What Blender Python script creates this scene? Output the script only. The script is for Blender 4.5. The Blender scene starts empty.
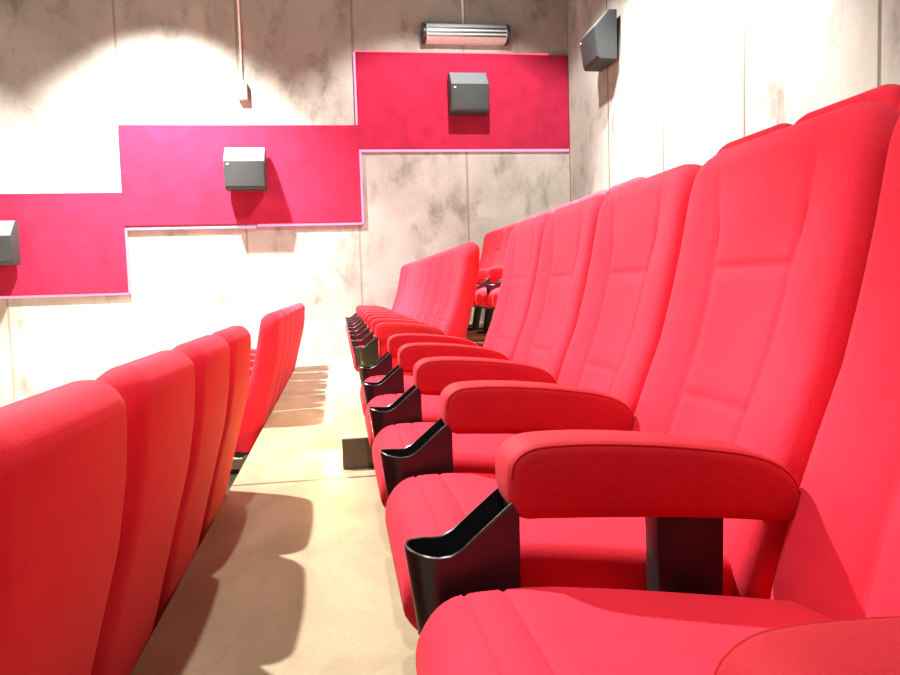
import bpy, bmesh, math, random
from mathutils import Matrix, Vector
random.seed(4)
scene = bpy.context.scene
COL = scene.collection

# ---------------------------------------------------------------- helpers
def lerp_table(tab, t):
    if t <= tab[0][0]: return tab[0][1]
    for (a, va), (b, vb) in zip(tab, tab[1:]):
        if t <= b:
            return va + (vb - va) * (t - a) / (b - a)
    return tab[-1][1]

def obj(name, bm, mat, parent=None, smooth=True, angle=None):
    bmesh.ops.recalc_face_normals(bm, faces=bm.faces)
    me = bpy.data.meshes.new(name)
    bm.to_mesh(me); bm.free()
    if smooth:
        me.polygons.foreach_set('use_smooth', [True] * len(me.polygons))
        if angle is not None:
            me.set_sharp_from_angle(angle=math.radians(angle))
    me.materials.append(mat)
    o = bpy.data.objects.new(name, me)
    COL.objects.link(o)
    if parent: o.parent = parent
    return o

def empty(name, loc=(0, 0, 0), rz=0):
    o = bpy.data.objects.new(name, None)
    o.empty_display_size = .1
    COL.objects.link(o)
    o.location = loc; o.rotation_euler = (0, 0, rz)
    return o

def tag(o, label, cat, group=None):
    o['label'] = label; o['category'] = cat
    if group: o['group'] = group
    return o

def struct(o):
    o['kind'] = 'structure'
    return o

def copy_tree(o, parent=None):
    c = o.copy(); COL.objects.link(c)
    if parent: c.parent = parent
    for ch in list(o.children):
        copy_tree(ch, c)
    return c

def bridge(bm, rings, cap0=True, cap1=True):
    V = [[bm.verts.new(p) for p in r] for r in rings]
    n = len(V[0])
    for a, b in zip(V, V[1:]):
        for i in range(n):
            j = (i + 1) % n
            bm.faces.new((a[i], a[j], b[j], b[i]))
    if cap0: bm.faces.new(V[0])
    if cap1: bm.faces.new(V[-1])
    return V

def add_box(bm, x0, x1, y0, y1, z0, z1, bevel=0.0, seg=2):
    g = bmesh.ops.create_cube(bm, size=1.0)
    vs = g['verts']
    for v in vs:
        v.co = Vector(((x0 + x1) / 2 + v.co.x * (x1 - x0), (y0 + y1) / 2 + v.co.y * (y1 - y0), (z0 + z1) / 2 + v.co.z * (z1 - z0)))
    if bevel:
        es = list({e for v in vs for e in v.link_edges})
        bmesh.ops.bevel(bm, geom=es, offset=bevel, segments=seg, profile=.5, affect='EDGES')

def add_prism(bm, outline, a0, a1, axis='y', bevel=0.0, seg=4):
    """outline: list of 2D points; extruded between a0 and a1 with rounded rims"""
    n = len(outline)
    area = sum(outline[i][0] * outline[(i + 1) % n][1] - outline[(i + 1) % n][0] * outline[i][1] for i in range(n))
    sgn = 1 if area > 0 else -1
    nor = []
    for i in range(n):
        p, q = outline[i - 1], outline[(i + 1) % n]
        t = Vector((q[0] - p[0], q[1] - p[1])).normalized()
        nor.append(Vector((-t.y, t.x)) * sgn)          # inward
    def ring(inset, a):
        r = []
        for (u, v), nn in zip(outline, nor):
            u2, v2 = u + nn.x * inset, v + nn.y * inset
            r.append((u2, a, v2) if axis == 'y' else (a, u2, v2))
        return r
    rings = []
    if bevel:
        for k in range(seg + 1):
            th = math.pi / 2 * k / seg
            rings.append(ring(bevel * (1 - math.sin(th)), a0 + bevel * (1 - math.cos(th))))
        for k in range(seg + 1):
            th = math.pi / 2 * (1 - k / seg)
            rings.append(ring(bevel * (1 - math.sin(th)), a1 - bevel * (1 - math.cos(th))))
    else:
        rings = [ring(0, a0), ring(0, a1)]
    bridge(bm, rings)

def add_tube(bm, pts, r, n=8):
    pts = [Vector(p) for p in pts]
    rings = []
    for i, p in enumerate(pts):
        t = (pts[min(i + 1, len(pts) - 1)] - pts[max(i - 1, 0)]).normalized()
        ref = Vector((0, 1, 0)) if abs(t.y) < .9 else Vector((1, 0, 0))
        u = t.cross(ref).normalized(); v = t.cross(u)
        rings.append([p + (u * math.cos(2 * math.pi * k / n) + v * math.sin(2 * math.pi * k / n)) * r for k in range(n)])
    bridge(bm, rings)

def catmull(pts, per=6, closed=False):
    out = []; n = len(pts)
    for i in range(n if closed else n - 1):
        if closed:
            P = [Vector(pts[(i + k) % n]) for k in (-1, 0, 1, 2)]
        else:
            P = [Vector(pts[max(0, min(n - 1, i + k))]) for k in (-1, 0, 1, 2)]
        for k in range(per):
            t = k / per
            out.append(.5 * (2 * P[1] + (P[2] - P[0]) * t + (2 * P[0] - 5 * P[1] + 4 * P[2] - P[3]) * t * t + (3 * P[1] - P[0] - 3 * P[2] + P[3]) * t ** 3))
    if not closed: out.append(Vector(pts[-1]))
    return out

# ---------------------------------------------------------------- materials
class NT:
    def __init__(self, name):
        self.m = bpy.data.materials.new(name); self.m.use_nodes = True
        self.t = self.m.node_tree; self.n = self.t.nodes; self.l = self.t.links
        self.b = self.n['Principled BSDF']
    def node(self, kind, **kw):
        nd = self.n.new(kind)
        for k, v in kw.items(): setattr(nd, k, v)
        return nd
    def link(self, a, b): self.l.new(a, b)
    def coord(self, scale=(1, 1, 1), out='Object', loc=(0, 0, 0)):
        tc = self.node('ShaderNodeTexCoord'); mp = self.node('ShaderNodeMapping')
        mp.inputs['Scale'].default_value = scale; mp.inputs['Location'].default_value = loc
        self.link(tc.outputs[out], mp.inputs['Vector']); return mp.outputs['Vector']
    def noise(self, vec, scale, detail=4, rough=.55, dist=0):
        nd = self.node('ShaderNodeTexNoise'); nd.inputs['Scale'].default_value = scale
        nd.inputs['Detail'].default_value = detail; nd.inputs['Roughness'].default_value = rough
        nd.inputs['Distortion'].default_value = dist
        self.link(vec, nd.inputs['Vector']); return nd.outputs['Fac']
    def ramp(self, fac, stops):
        nd = self.node('ShaderNodeValToRGB'); cr = nd.color_ramp
        while len(cr.elements) < len(stops): cr.elements.new(.5)
        for e, (p, c) in zip(cr.elements, stops):
            e.position = p; e.color = (c[0], c[1], c[2], 1) if not isinstance(c, (int, float)) else (c, c, c, 1)
        self.link(fac, nd.inputs['Fac']); return nd.outputs['Color']
    def mix(self, fac, a, b, mode='MIX'):
        nd = self.node('ShaderNodeMix', data_type='RGBA', blend_type=mode)
        for sock, v in ((nd.inputs[0], fac), (nd.inputs[6], a), (nd.inputs[7], b)):
            if isinstance(v, (int, float)): sock.default_value = v
            elif isinstance(v, tuple): sock.default_value = (*v, 1)
            else: self.link(v, sock)
        return nd.outputs[2]
    def math(self, op, a, b=None, c=None):
        nd = self.node('ShaderNodeMath', operation=op)
        for s, v in zip(nd.inputs, (a, b, c)):
            if v is None: continue
            if isinstance(v, (int, float)): s.default_value = v
            else: self.link(v, s)
        return nd.outputs[0]
    def bump(self, h, strength=.3, dist=.01):
        nd = self.node('ShaderNodeBump'); nd.inputs['Strength'].default_value = strength
        nd.inputs['Distance'].default_value = dist
        self.link(h, nd.inputs['Height']); self.link(nd.outputs['Normal'], self.b.inputs['Normal'])

def fabric(name, c_lo, c_hi, rough=.85, sheen=.05):
    t = NT(name); v = t.coord()
    big = t.noise(v, 5, 3); fine = t.noise(v, 260, 3, .7)
    col = t.ramp(big, [(.3, c_lo), (.7, c_hi)])
    col = t.mix(.22, col, t.ramp(fine, [(.3, (.35, .35, .35)), (.7, (1, 1, 1))]), 'MULTIPLY')
    t.link(col, t.b.inputs['Base Color'])
    t.b.inputs['Roughness'].default_value = rough
    t.b.inputs['Sheen Weight'].default_value = sheen
    t.b.inputs['Sheen Roughness'].default_value = .5
    t.b.inputs['Sheen Tint'].default_value = (1, .5, .5, 1)
    t.b.inputs['Specular IOR Level'].default_value = .2
    t.bump(t.math('ADD', fine, t.math('MULTIPLY', t.noise(v, 28, 4), 2.0)), .18, .004)
    return t.m

def plain(name, c, rough=.5, metal=0, spec=.5, var=.12, scale=30, bump=0):
    t = NT(name); v = t.coord(); f = t.noise(v, scale, 4)
    lo = tuple(x * (1 - var) for x in c); hi = tuple(min(1, x * (1 + var)) for x in c)
    t.link(t.ramp(f, [(.35, lo), (.65, hi)]), t.b.inputs['Base Color'])
    t.b.inputs['Roughness'].default_value = rough; t.b.inputs['Metallic'].default_value = metal
    t.b.inputs['Specular IOR Level'].default_value = spec
    if bump: t.bump(t.noise(v, scale * 8, 2), bump, .002)
    return t.m

def concrete(name, axis, first, spacing, joint_strength, patch):
    """board-cast concrete wall with vertical joints and smudges; axis: which object axis runs along the wall"""
    t = NT(name); v = t.coord()
    base = t.ramp(t.noise(v, .9, 5, .6, .4), [(.3, (.26, .248, .225)), (.55, (.335, .318, .288)), (.75, (.42, .40, .365))])
    # grey trowel smudges, darkened to stand in for a wall shadow as well
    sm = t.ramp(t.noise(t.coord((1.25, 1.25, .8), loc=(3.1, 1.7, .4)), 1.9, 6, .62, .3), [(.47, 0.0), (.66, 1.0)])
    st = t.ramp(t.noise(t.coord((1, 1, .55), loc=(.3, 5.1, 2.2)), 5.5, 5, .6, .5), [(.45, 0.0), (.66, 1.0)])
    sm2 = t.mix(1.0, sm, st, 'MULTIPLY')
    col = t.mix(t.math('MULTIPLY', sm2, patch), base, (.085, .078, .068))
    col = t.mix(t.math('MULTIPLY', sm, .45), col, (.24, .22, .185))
    col = t.mix(.18, col, t.ramp(t.noise(v, 38, 5, .7), [(.3, .35), (.65, 1.0)]), 'MULTIPLY')
    sep = t.node('ShaderNodeSeparateXYZ')
    t.link(v, sep.inputs[0])
    a = sep.outputs[axis]
    d = t.math('ABSOLUTE', t.math('SUBTRACT', t.math('FLOORED_MODULO', t.math('SUBTRACT', a, first - spacing / 2), spacing), spacing / 2))
    joint = t.ramp(d, [(.0, 1.0), (.008, 1.0), (.020, 0.0)])
    halo = t.math('MULTIPLY', t.ramp(d, [(0, 1.0), (.12, 0.0)]), .25)
    col = t.mix(halo, col, (.40, .36, .30))
    col = t.mix(t.math('MULTIPLY', joint, joint_strength), col, (.10, .085, .065))
    t.link(col, t.b.inputs['Base Color'])
    t.b.inputs['Roughness'].default_value = .85
    t.b.inputs['Specular IOR Level'].default_value = .25
    h = t.math('SUBTRACT', t.math('MULTIPLY', t.noise(v, 30, 5, .7), .2), joint)
    t.bump(h, .3, .01)
    return t.m

def floor_mat(name, c0, c1, c2, joint_y=None):
    t = NT(name); v = t.coord()
    col = t.ramp(t.noise(t.coord((1, .5, 1)), 3.0, 6, .6, .5), [(.3, c0), (.5, c1), (.72, c2)])
    col = t.mix(.25, col, t.ramp(t.noise(v, 60, 4, .7), [(.3, .45), (.65, 1.0)]), 'MULTIPLY')
    if joint_y is not None:
        sep = t.node('ShaderNodeSeparateXYZ'); t.link(v, sep.inputs[0])
        d = t.math('ABSOLUTE', t.math('SUBTRACT', sep.outputs[1], joint_y))
        col = t.mix(t.ramp(d, [(0, 1.0), (.010, .9), (.016, 0)]), col, (.10, .075, .045))
    t.link(col, t.b.inputs['Base Color'])
    t.b.inputs['Roughness'].default_value = .55
    t.b.inputs['Specular IOR Level'].default_value = .3
    t.bump(t.noise(v, 45, 5, .7), .12, .004)
    return t.m

def emit(name, c, s):
    t = NT(name)
    f = t.noise(t.coord(), 3, 2)
    t.link(t.ramp(f, [(.3, tuple(x * .85 for x in c)), (.7, c)]), t.b.inputs['Emission Color'])
    t.b.inputs['Base Color'].default_value = (*(x * .25 for x in c), 1)
    t.b.inputs['Emission Strength'].default_value = s
    return t.m

M_RED = fabric('red_upholstery', (.68, .016, .040), (.76, .021, .050))
M_RED_ARM = fabric('red_arm_upholstery', (.42, .008, .018), (.52, .012, .025), .7)
M_PIPE = fabric('red_piping', (.40, .008, .014), (.46, .010, .018))
M_CARPET = fabric('red_wall_carpet', (.25, .007, .030), (.34, .010, .042), .95, .06)
M_PLASTIC = plain('black_plastic', (.012, .012, .013), .32, 0, .5)
M_STEEL = plain('black_steel', (.015, .015, .016), .45, .2, .5)
M_PAN = plain('dark_seat_pan', (.02, .012, .012), .7)
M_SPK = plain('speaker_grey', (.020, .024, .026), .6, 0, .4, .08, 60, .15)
M_SPKTOP = plain('speaker_lit_top_grey', (.12, .135, .145), .5, 0, .4, .06)  # light falling on the sloped top is put into this colour
M_CHROME = plain('brushed_metal', (.62, .65, .68), .35, .2, .5, .1)
M_DARKMETAL = plain('dark_metal', (.03, .032, .035), .4, .4)
M_BOX = plain('pale_plastic', (.72, .68, .66), .5)
M_LED = emit('pink_light_strip', (1.0, .26, .46), 1.6)
M_LEDRED = emit('red_light_strip', (1.0, .06, .12), 2.5)
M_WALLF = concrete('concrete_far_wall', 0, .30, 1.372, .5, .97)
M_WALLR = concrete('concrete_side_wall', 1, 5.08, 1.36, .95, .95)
M_FLOOR = floor_mat('tan_floor', (.28, .22, .13), (.37, .295, .185), (.46, .375, .25), 3.2)
M_FLOOR2 = floor_mat('tan_floor_tiers', (.34, .25, .14), (.42, .32, .19), (.50, .39, .25))
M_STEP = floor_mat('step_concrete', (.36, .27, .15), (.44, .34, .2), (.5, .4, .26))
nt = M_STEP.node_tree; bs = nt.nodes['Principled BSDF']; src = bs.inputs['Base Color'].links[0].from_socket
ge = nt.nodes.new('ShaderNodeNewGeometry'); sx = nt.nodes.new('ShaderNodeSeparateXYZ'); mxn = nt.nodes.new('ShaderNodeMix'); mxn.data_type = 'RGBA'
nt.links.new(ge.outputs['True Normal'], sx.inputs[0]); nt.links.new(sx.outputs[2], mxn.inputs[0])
mxn.inputs[6].default_value = (.13, .10, .065, 1); nt.links.new(src, mxn.inputs[7]); nt.links.new(mxn.outputs[2], bs.inputs['Base Color'])  # side faces darkened by normal; their shade is put into the colour

# ---------------------------------------------------------------- setting
WY, WX = 9.2, 3.01
def box_struct(name, mat, *b):
    bm = bmesh.new(); add_box(bm, *b)
    return struct(obj(name, bm, mat, smooth=False))
box_struct('floor', M_FLOOR, -.486, .80, -1.6, WY, -.60, 0)
box_struct('floor', M_FLOOR2, -6.5, -.486, -1.6, WY, -.80, -.405)
box_struct('floor', M_FLOOR2, .80, WX, -1.6, WY, -.60, .352)
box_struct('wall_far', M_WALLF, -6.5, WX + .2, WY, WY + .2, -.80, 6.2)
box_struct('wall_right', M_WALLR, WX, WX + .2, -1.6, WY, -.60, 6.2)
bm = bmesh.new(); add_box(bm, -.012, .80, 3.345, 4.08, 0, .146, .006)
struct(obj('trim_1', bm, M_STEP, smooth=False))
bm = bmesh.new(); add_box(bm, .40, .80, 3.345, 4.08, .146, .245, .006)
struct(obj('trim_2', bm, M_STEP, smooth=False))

# ---------------------------------------------------------------- cinema seat (faces -X; local x = row x - .4)
PITCH = .58
X0 = .40
FRONT = [(.26, .592), (.33, .578), (.385, .587), (.5, .622), (.6, .658), (.7, .697), (.8, .724), (.9, .747), (1.0, .766), (1.085, .782)]
REAR = [(.26, .722), (.33, .742), (.40, .762), (.555, .802), (.69, .838), (.80, .868), (.925, .888), (1.05, .897), (1.09, .895)]
SEAM = [(.33, .105), (.6, .118), (.85, .128), (1.0, .150), (1.09, .158)]
def backrest_bm():
    bm = bmesh.new(); ZT = 1.10; R = .10; RT = .048
    zs = [.26, .275, .29, .33, .38, .42, .46, .50, .54, .575, .594, .60, .606, .625, .66, .70, .74, .78, .815, .843, .850, .856, .872, .90, .93, .96, .985, 1.005]
    zs += [ZT - R + R * math.sin(math.pi / 2 * k / 12) for k in range(1, 13)]
    rings = []
    for z in zs:
        w0 = .284 - max(0, .45 - z) * .04
        sc = 0
        if z > ZT - R: sc = R - math.sqrt(max(0, R * R - (z - ZT + R) ** 2))
        w = w0 - sc
        tr = 0
        if z > ZT - RT: tr = RT - math.sqrt(max(0, RT * RT - (z - ZT + RT) ** 2))
        if z < .29: tr = .03 * (1 - math.sqrt(max(0, 1 - ((.29 - z) / .03) ** 2)))
        xf, xr = lerp_table(FRONT, z), lerp_table(REAR, z)
        s = min(lerp_table(SEAM, z), w * .7)
        g = .007
        cols = [-w + (w - s - g) * (1 - math.cos(math.pi / 2 * k / 9)) for k in range(9)]
        cols += [-s - g, -s, -s + g] + [-s + g + 2 * (s - g) * k / 12 for k in range(1, 12)] + [s - g, s, s + g]
        cols += [-c for c in reversed(cols[:9])]
        ring = []
        th = xr - xf - 2 * tr
        re = min(.038, th * .46); rel = min(1, th / .10)
        fade = max(0, min(1, (ZT - z) / .16)) ** .8
        for y in cols:
            ay = abs(y); x = xf + tr
            edge = w - re
            if ay > edge: x += re - math.sqrt(max(0, re * re - (ay - edge) ** 2))
            inner = max(0, 1 - (ay / max(s, .01)) ** 2)
            x += .018 * fade * (1 - min(1, max(0, (ay - s) / .07)) ** 1.5)        # panel set back between side bolsters
            x += .008 * fade * inner
            if abs(ay - s) < 1e-5: x += .0055 * fade                                 # stitched groove
            if ay < s - .004 and (abs(z - .850) < 1e-4 or abs(z - .60) < 1e-4): x += .0045
            if ay < s - .004: x -= .010 * math.exp(-((z - .95) / .07) ** 2) * inner   # head pad
            ring.append((x - X0, y, z))
        rr = min(.06, th * .46)
        m = 22
        for k in range(m + 1):
            u = math.cos(math.pi * k / m); y = w * math.copysign(abs(u) ** .7, u)
            ay = abs(y)
            x = xr - tr - .014 * rel * (ay / w) ** 2
            edge = w - rr
            if ay > edge: x -= (rr - math.sqrt(max(0, rr * rr - (ay - edge) ** 2))) * .9
            ring.append((x - X0, y, z))
        rings.append(ring)
    bridge(bm, rings)
    bmesh.ops.remove_doubles(bm, verts=bm.verts, dist=.0004)
    return bm

TOPC = [(.07, .432), (.16, .440), (.24, .440), (.36, .424), (.48, .405), (.58, .388), (.66, .375)]
def cushion_bm():
    bm = bmesh.new(); XF, XR = .076, .655; T = .135; RB = .062
    xs = [XF + RB * (1 - math.cos(math.pi / 2 * k / 9)) for k in range(10)]
    xs += [.136, .1415, .147, .165, .186, .1915, .197, .22, .26, .30, .35, .40, .45, .50, .55, .60, .63, .645, .655]
    rings = []
    for x in xs:
        zt = lerp_table(TOPC, x); zb = zt - T
        w = .246; k = 0
        if x < XF + RB:
            q = RB - math.sqrt(max(0, RB * RB - (x - XF - RB) ** 2))
            zt -= q * .95; zb += q * .95; w -= q * .7
        if x > .60: zt -= (x - .60) * .25; w -= (x - .60) * .3
        h = zt - zb; rc = min(.042, h * .48)
        dip = .0032 if x in (.1415, .1915) else 0
        ring = []
        def arc(cy, cz, a0, n=6):
            for i in range(n + 1):
                a = a0 + math.pi / 2 * i / n
                ring.append((x - X0, cy + rc * math.cos(a), cz + rc * math.sin(a)))
        arc(w - rc, zt - rc, 0)
        for i in range(1, 12):
            y = (w - rc) * (1 - 2 * i / 12)
            ring.append((x - X0, y, zt))
        arc(-(w - rc), zt - rc, math.pi / 2)
        arc(-(w - rc), zb + rc, math.pi)
        for i in range(1, 6): ring.append((x - X0, (w - rc) * (-1 + 2 * i / 6), zb))
        arc(w - rc, zb + rc, 1.5 * math.pi)
        ring = [(a, b, c + (.016 * max(0, 1 - (b / w) ** 2) - dip if c > zt - rc * .8 else 0)) for a, b, c in ring]
        rings.append(ring)
    bridge(bm, rings)
    bmesh.ops.remove_doubles(bm, verts=bm.verts, dist=.0004)
    return bm

ARM_OUT = [(.200, .573), (.206, .597), (.228, .613), (.262, .618), (.33, .617), (.42, .610), (.50, .600), (.57, .588), (.622, .570), (.652, .545), (.664, .510), (.652, .486), (.62, .483),
           (.57, .489), (.48, .498), (.36, .507), (.26, .513), (.220, .517), (.203, .540)]
def arm_outline():
    return [(.211 + (p.x - .200) * .92, p.y) for p in catmull(ARM_OUT, 5, True)]
def armrest_bm(yc):
    bm = bmesh.new(); o = [(x - X0, z) for x, z in arm_outline()]
    add_prism(bm, o, yc - .050, yc + .050, 'y', .018, 5)
    return bm
def piping_bm(yc):
    bm = bmesh.new(); pts = arm_outline()[:52]
    n = len(pts)
    for s in (-1, 1):
        path = []
        for i in range(n):
            p, q = pts[max(0, i - 1)], pts[min(n - 1, i + 1)]
            t = Vector((q[0] - p[0], q[1] - p[1])).normalized(); nn = Vector((t.y, -t.x))
            path.append((pts[i][0] - X0 + nn.x * .0055, yc + s * .0447, pts[i][1] + nn.y * .0055))
        add_tube(bm, path, .0022, 6)
    return bm

def rim_z(x):
    return lerp_table([(.07, .482), (.09, .477), (.112, .473), (.130, .473), (.146, .480), (.220, .540), (.24, .552)], x)
def cup_bm(yc):
    bm = bmesh.new(); HW = .043; XB = .226; XC = .074 + HW
    def plan(inset, lean):
        pts = []
        hw = HW - inset
        for k in range(7):
            x = XB - inset + (XC - XB + inset) * k / 7; pts.append((x, hw))
        for k in range(15):
            a = math.pi / 2 + math.pi * k / 14
            pts.append((XC + math.cos(a) * hw, math.sin(a) * hw))
        for k in range(1, 8):
            x = XC + (XB - inset - XC) * k / 7; pts.append((x, -hw))
        return pts
    def bot(x): return lerp_table([(.06, .362), (.10, .352), (.221, .325)], x)
    P, Q = plan(0, 0), plan(.0045, 0)
    def down(pts, f): return [(XB - (XB - x) * (1 - .10 * f) , y * (1 - .12 * f)) for x, y in pts]
    rings = []
    B1 = down(P, 1)
    rings.append([(x - X0, yc + y * .8, bot(x)) for x, y in B1])
    rings.append([(x - X0, yc + y, bot(x) + .008) for x, y in B1])
    for f in (.66, .33, 0):
        rings.append([(x - X0, yc + y, bot(x) + .008 + (rim_z(px) - bot(x) - .008) * (1 - f)) for (x, y), (px, py) in zip(down(P, f), P)])
    rings.append([(x - X0, yc + y, rim_z(px) + .0015) for (x, y), (px, py) in zip(plan(.002, 0), P)])
    rings.append([(x - X0, yc + y, rim_z(px)) for (x, y), (px, py) in zip(Q, P)])
    for f in (.4, .85):
        rings.append([(x - X0, yc + y, bot(x) + .008 + (rim_z(px) - bot(x) - .008) * (1 - f)) for (x, y), (px, py) in zip(down(Q, f), P)])
    bridge(bm, rings)
    return bm

def support_bm(yc):
    bm = bmesh.new()
    add_prism(bm, [(.430 - X0, .36), (.528 - X0, .36), (.530 - X0, .505), (.428 - X0, .515)], yc - .022, yc + .022, 'y', .004, 2)
    return bm
def leg_bm(yc):
    bm = bmesh.new()
    add_prism(bm, [(.430 - X0, .37), (.525 - X0, .37), (.505 - X0, .25), (.455 - X0, .02), (.385 - X0, .02), (.425 - X0, .25)], yc - .018, yc + .018, 'y', .004, 2)
    return bm
def foot_bm(yc):
    bm = bmesh.new(); add_box(bm, .33 - X0, .53 - X0, yc - .03, yc + .03, 0, .022, .005)
    return bm
def pan_bm():
    bm = bmesh.new()
    o = [(.13 - X0, .305), (.16 - X0, .285), (.62 - X0, .215), (.66 - X0, .25), (.62 - X0, .275)]
    add_prism(bm, o, -.225, .225, 'y', .008, 2)
    add_box(bm, .46 - X0, .50 - X0, -.27, .27, .275, .30, .004)
    return bm

ME = {}
def part(name, key, maker, mat, parent, angle=None):
    if key in ME:
        o = bpy.data.objects.new(name, ME[key]); COL.objects.link(o); o.parent = parent
        return o
    o = obj(name, maker(), mat, parent, True, angle); ME[key] = o.data
    return o
H2 = PITCH / 2
def add_arm(root, side):
    k = 'near' if side < 0 else 'far'; yc = side * H2
    a = part('armrest', 'arm' + k, lambda: armrest_bm(yc), M_RED_ARM, root)
    part('piping', 'pipe' + k, lambda: piping_bm(yc), M_PIPE, a)
    part('cup_holder', 'cup' + k, lambda: cup_bm(yc), M_PLASTIC, root, 40)
    part('arm_support', 'sup' + k, lambda: support_bm(yc), M_STEEL, root, 40)
    l = part('leg', 'leg' + k, lambda: leg_bm(yc), M_STEEL, root, 40)
    part('foot_plate', 'foot' + k, lambda: foot_bm(yc), M_STEEL, l, 40)
def side_panel_bm():
    bm = bmesh.new(); o = [(.235 - X0, .19), (.60 - X0, .15), (.63 - X0, .48), (.48 - X0, .503), (.235 - X0, .518)]
    add_prism(bm, o, -H2 - .03, -H2 + .02, 'y', .006, 3)
    return bm
def make_seat():
    root = empty('cinema_seat')
    part('seat_cushion', 'cushion', cushion_bm, M_RED, root, 60)
    part('backrest', 'back', backrest_bm, M_RED, root, 75)
    part('seat_pan', 'pan', pan_bm, M_PAN, root, 40)
    add_arm(root, -1)
    return root

PROTO = make_seat(); used = [False]
ORD = ['first', 'second', 'third', 'fourth', 'fifth', 'sixth', 'seventh', 'eighth']
def row(x_off, z_off, y_first, n, pitch, labels, group, last_arm=True, end_panel=False):
    for i in range(n):
        if not used[0]: s = PROTO; used[0] = True
        else: s = copy_tree(CLEAN)
        s.location = (X0 + x_off, y_first + pitch * i, z_off)
        tag(s, labels[i], 'seat', group)
        if i == n - 1 and last_arm: add_arm(s, 1)
        if i == 0 and end_panel: part('side_panel', 'side', side_panel_bm, M_RED, s, 40)
CLEAN = PROTO
row(0, 0, .39 + H2, 5, PITCH, [
    'red cinema seat nearest the camera on the right, its cushion filling the bottom edge',
    'red cinema seat behind the closest complete armrest on the right',
    'third red seat from the camera in the right row, middle of its five',
    'fourth red seat from the camera in the right row, before the end one',
    'red seat at the far end of the near right row, beside the step'], 'seats in the near right row', last_arm=False)
PROTO.location.y -= .010
for ch in PROTO.children:
    if ch.name.split('.')[0] in ('armrest', 'cup_holder', 'arm_support', 'leg'): ch.location.y -= .024
E_SEAT = [o for o in scene.objects if o.get('label', '').startswith('red seat at the far end of the near right')][0]
RF = 'red seat of the far right block, %s from the cross aisle'
lab = ['red end seat of the far right block, with orange-lit side beside the cross aisle'] + [RF % ORD[i] for i in range(1, 7)] + ['last red seat of the far right block, against the far concrete wall']
row(0, 0, 4.45 + H2, 8, PITCH, lab, 'seats in the far right block', last_arm=True, end_panel=True)
row(-1.25, -.405, 1.07, 4, .60, [
    'red seatback seen from behind at the left picture edge, largest of the left row',
    'second red seatback from the camera in the left row',
    'third red seatback from the camera in the left row',
    'orange-tinged fourth red seatback of the left row, last before the cross aisle'], 'seats in the near left row', last_arm=True)
LF = 'red seatback of the far left block, %s from the cross aisle'
lab = ['red seatback beginning the far left block, just past the bright floor gap'] + [LF % ORD[i] for i in range(1, 5)] + ['last red seatback of the far left block, nearest the concrete wall']
row(-1.25, -.405, 4.80, 6, .60, lab, 'seats in the far left block')
row(1.0, .352, 1.55 + H2, 3, PITCH, [
    'red seat of the raised back row, its top edge peeking at the right picture edge',
    'red seat of the raised back row, peeking above the second closest right seat',
    'red seat of the raised back row, last of its near block'], 'seats in the near raised back row')
lab = ['red seat of the raised back row, first beyond the cross aisle'] + ['red seat of the raised back row, %s beyond the cross aisle' % ORD[i] for i in range(1, 7)] + ['farthest red seat of the raised back row, against the far wall']
row(1.0, .352, 4.15 + H2, 8, PITCH, lab, 'seats in the far raised back row')
add_arm(E_SEAT, 1)

# ---------------------------------------------------------------- red wall panels with light strips
PX = [-6.4, -2.462, .325, WX - .005]
PZ = [(.868, 2.04), (1.645, 2.822), (2.533, 3.70)]
def panel(i, label):
    x0, x1 = PX[i], PX[i + 1]; z0, z1 = PZ[i]
    bm = bmesh.new(); add_box(bm, x0, x1, WY - .045, WY - .001, z0, z1, .006)
    p = obj('acoustic_panel', bm, M_CARPET, None, False)
    tag(p, label, 'wall panel', 'stepped red wall panels')
    segs = [(x0, x1)] if i != 1 else [(x0, -.95), (-.93, x1)]
    for k, (a, b) in enumerate(segs):
        bm = bmesh.new(); zz = z0 - .012 - (.018 if (i == 1 and k == 0) else 0)
        add_box(bm, a, b, WY - .036, WY - .001, zz - .016, zz + .010, .003)
        obj('light_strip', bm, M_LED, p, False)
    if i < 2:
        bm = bmesh.new(); add_box(bm, x1 + .002, x1 + .026, WY - .036, WY - .001, z0 - .02, PZ[i + 1][0] - .03, .003)
        obj('light_strip', bm, M_LED, p, False)
    if i == 2:
        bm = bmesh.new(); add_box(bm, x0 + .01, x1 - .25, WY - .030, WY - .001, z1 + .004, z1 + .018, .003)
        obj('light_strip', bm, M_LEDRED, p, False)
        bm = bmesh.new(); add_box(bm, x0 - .026, x0 - .002, WY - .036, WY - .001, PZ[1][1] + .01, z1, .003)
        obj('light_strip', bm, M_LED, p, False)
    return p
panel(0, 'red carpeted wall panel, lowest of the three, at the left edge')
panel(1, 'red carpeted wall panel in the middle, one step up')
panel(2, 'red carpeted wall panel, highest of the three, beside the corner')

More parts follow.
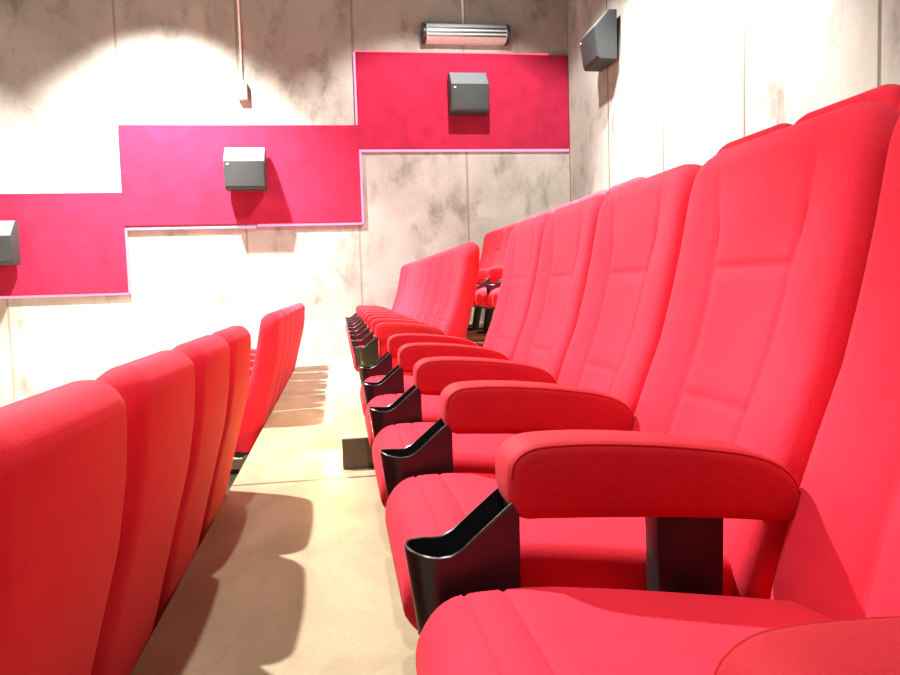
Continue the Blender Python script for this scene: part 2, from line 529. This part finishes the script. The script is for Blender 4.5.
# ---------------------------------------------------------------- speakers (front towards local -Y, back on y = 0)
def make_speaker():
    root = empty('wall_speaker')
    W = .235
    prof = [(0, 0), (0, .50), (-.085, .50), (-.245, .315), (-.205, .02), (-.185, 0)]   # (y, z)
    bm = bmesh.new(); add_prism(bm, prof, -W, W, 'x', .010, 3)
    obj('cabinet', bm, M_SPK, root, True, 30)
    def slab(p, q, m, t, name, mat):
        d = Vector((q[0] - p[0], q[1] - p[1])); L = d.length; d.normalize(); nn = Vector((d.y, -d.x))
        if nn.x > 0: nn = -nn
        a = Vector(p) + d * m; b = Vector(p) + d * (L - m)
        pts = [a - nn * .004, b - nn * .004, b + nn * t, a + nn * t]
        bm = bmesh.new(); add_prism(bm, [(v.x, v.y) for v in pts], -W + m, W - m, 'x', .002, 2)
        return obj(name, bm, mat, root, True, 30)
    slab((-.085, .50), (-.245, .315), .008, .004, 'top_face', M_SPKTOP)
    g = slab((-.245, .315), (-.205, .02), .014, .006, 'grille', M_SPK)
    bm = bmesh.new(); add_box(bm, -W + .035, -W + .06, -.251, -.238, .275, .29, .001)
    obj('badge', bm, M_BOX, root, False)
    bm = bmesh.new(); add_box(bm, -.09, .09, -.01, .05, .14, .36, .004)
    obj('bracket', bm, M_DARKMETAL, root, False)
    return root
sp = make_speaker()
SPK = [((-3.83, WY - .095, 1.22), 0, 'dark grey angled speaker on the lowest red panel, cut by the left edge'),
       ((-1.02, WY - .095, 2.03), 0, 'dark grey angled speaker on the middle red panel'),
       ((1.68, WY - .095, 2.93), 0, 'dark grey angled speaker on the highest red panel, under the metal fixture'),
       ((WX - .05, 7.62, 3.12), -math.pi / 2, 'dark grey angled speaker on the bare right concrete wall')]
for i, (loc, rz, lb) in enumerate(SPK):
    o = sp if i == 0 else copy_tree(sp)
    o.location = loc; o.rotation_euler = (0, 0, rz); tag(o, lb, 'speaker', 'wall speakers')

# ---------------------------------------------------------------- metal fixture above the top panel
fx = empty('wall_fixture', (1.69, WY, 3.82))
tag(fx, 'horizontal ribbed metal fixture mounted on concrete above the highest red panel', 'wall fixture')
prof = [(0, 0), (0, .215), (-.05, .225), (-.11, .215), (-.165, .18), (-.195, .13), (-.20, .085), (-.18, .045), (-.14, .012), (-.09, 0)]
bm = bmesh.new(); add_prism(bm, [(p.x, p.y) for p in catmull(prof[2:9], 5)] + [(-.09, 0), (0, 0), (0, .215)], -.50, .50, 'x', .004, 2)
obj('housing', bm, M_CHROME, fx, True, 35)
for s in (-1, 1):
    bm = bmesh.new(); pr = [(y * 1.04, z * 1.04 - .004) for y, z in prof]
    add_prism(bm, pr, s * .52 - .022, s * .52 + .022, 'x', .006, 3)
    obj('end_cap', bm, M_DARKMETAL, fx, True, 35)
for z, y in ((.135, -.196), (.088, -.203), (.05, -.187)):
    bm = bmesh.new(); add_box(bm, -.49, .49, y - .006, y + .012, z - .011, z + .011, .003)
    obj('slot', bm, M_DARKMETAL, fx, False)
bm = bmesh.new(); add_tube(bm, [(-.02, -.018, .21), (-.02, -.018, 2.3)], .014, 8)
obj('conduit', bm, M_BOX, fx)
jb = empty('junction_box', (-1.03, WY, 3.12)); tag(jb, 'small pale junction box hanging below a thin conduit on the far wall', 'junction box')
bm = bmesh.new(); add_box(bm, -.055, .055, -.075, .002, 0, .21, .01, 3); obj('box', bm, M_BOX, jb, True, 40)
bm = bmesh.new(); add_box(bm, -.045, .045, -.083, -.073, .012, .198, .003); obj('lid', bm, M_BOX, jb, False)
bm = bmesh.new(); add_tube(bm, [(0, -.02, .205), (0, -.02, 2.9)], .012, 8); obj('conduit', bm, M_BOX, jb)

# ---------------------------------------------------------------- lights
def spot(name, loc, target, half, power, blend=.15, color=(1, .965, .91), radius=.06):
    l = bpy.data.lights.new(name, 'SPOT'); l.energy = power; l.spot_size = math.radians(half * 2)
    l.spot_blend = blend; l.color = color; l.shadow_soft_size = radius
    o = bpy.data.objects.new(name, l); COL.objects.link(o); o.location = loc
    d = Vector(target) - Vector(loc); o.rotation_euler = d.to_track_quat('-Z', 'Y').to_euler()
    return o
K = .62
def down(name, x, y, p, half=49, z=5.0, blend=.15, r=.06): return spot(name, (x, y, z), (x, y, 0), half, p * K, blend, radius=r)
spot('downlight', (-1.9, 7.74, 5.0), (-1.9, 8.45, 0), 47, 14000 * K, .9)
down('downlight', -4.9, 7.74, 2200, blend=.3)
spot('downlight', (1.45, 6.7, 5.0), (1.45, 8.35, 0), 51, 2100 * K, .35)
down('downlight', -1.9, 4.6, 5600)
spot('wall_washer', (2.0, 5.9, 5.0), (2.95, 5.9, 2.4), 42, 8800 * K, .6)
spot('side_lamp', (2.75, 3.4, 3.7), (-.3, 3.0, 0), 52, 45, .5)
spot('aisle_lamp', (.1, 3.75, 2.6), (.45, 4.5, .4), 28, 220, .6, (1, .50, .14))
pl = bpy.data.lights.new('step_light', 'POINT'); pl.energy = 18; pl.color = (1, .58, .12); pl.shadow_soft_size = .03
po = bpy.data.objects.new('step_light', pl); COL.objects.link(po); po.location = (-.06, 3.7, .10)
a = bpy.data.lights.new('left_fill', 'AREA'); a.shape = 'RECTANGLE'; a.size = 7; a.size_y = 3; a.energy = 420; a.color = (1, .95, .93)  # large unseen area light, added to fill the seat fronts from the left
ao = bpy.data.objects.new('left_fill', a); COL.objects.link(ao); ao.location = (-6.2, 2.6, 2.4)
ao.rotation_euler = Vector((1, 0, -.12)).to_track_quat('-Z', 'Y').to_euler()
down('downlight', -.3, .3, 1100)  # unseen lamp added to fill the aisle shadows and near seats

w = bpy.data.worlds.new('World'); scene.world = w; w.use_nodes = True
bg = w.node_tree.nodes['Background']; bg.inputs['Color'].default_value = (1, .93, .86, 1); bg.inputs['Strength'].default_value = .06

# ---------------------------------------------------------------- camera
cam = bpy.data.cameras.new('Camera'); co = bpy.data.objects.new('Camera', cam); COL.objects.link(co)
cam.sensor_width = 36; cam.lens = 730 / 900 * 36; cam.clip_start = .02
F, CX, CY = 730., 450., 337.5
VX, VY, ROLL = 338., 289., -.031
Yc = Vector(((VX - CX) / F, (CY - VY) / F, 1)).normalized()
Zc = Vector((ROLL, 1, -(Yc.x * ROLL + Yc.y) / Yc.z)).normalized()
Xc = Yc.cross(Zc)
if Xc.x < 0: Xc = -Xc
right = Vector((Xc.x, Yc.x, Zc.x)); up = Vector((Xc.y, Yc.y, Zc.y)); fwd = Vector((Xc.z, Yc.z, Zc.z))
m = Matrix.Identity(4)
for i in range(3):
    m[i][0] = right[i]; m[i][1] = up[i]; m[i][2] = -fwd[i]
m.translation = (0, 0, .83)
co.matrix_world = m
scene.camera = co

scene.view_settings.view_transform = 'Standard'
scene.view_settings.look = 'None'
scene.view_settings.exposure = 0.0
scene.cycles.use_denoising = True
scene.cycles.max_bounces = 8
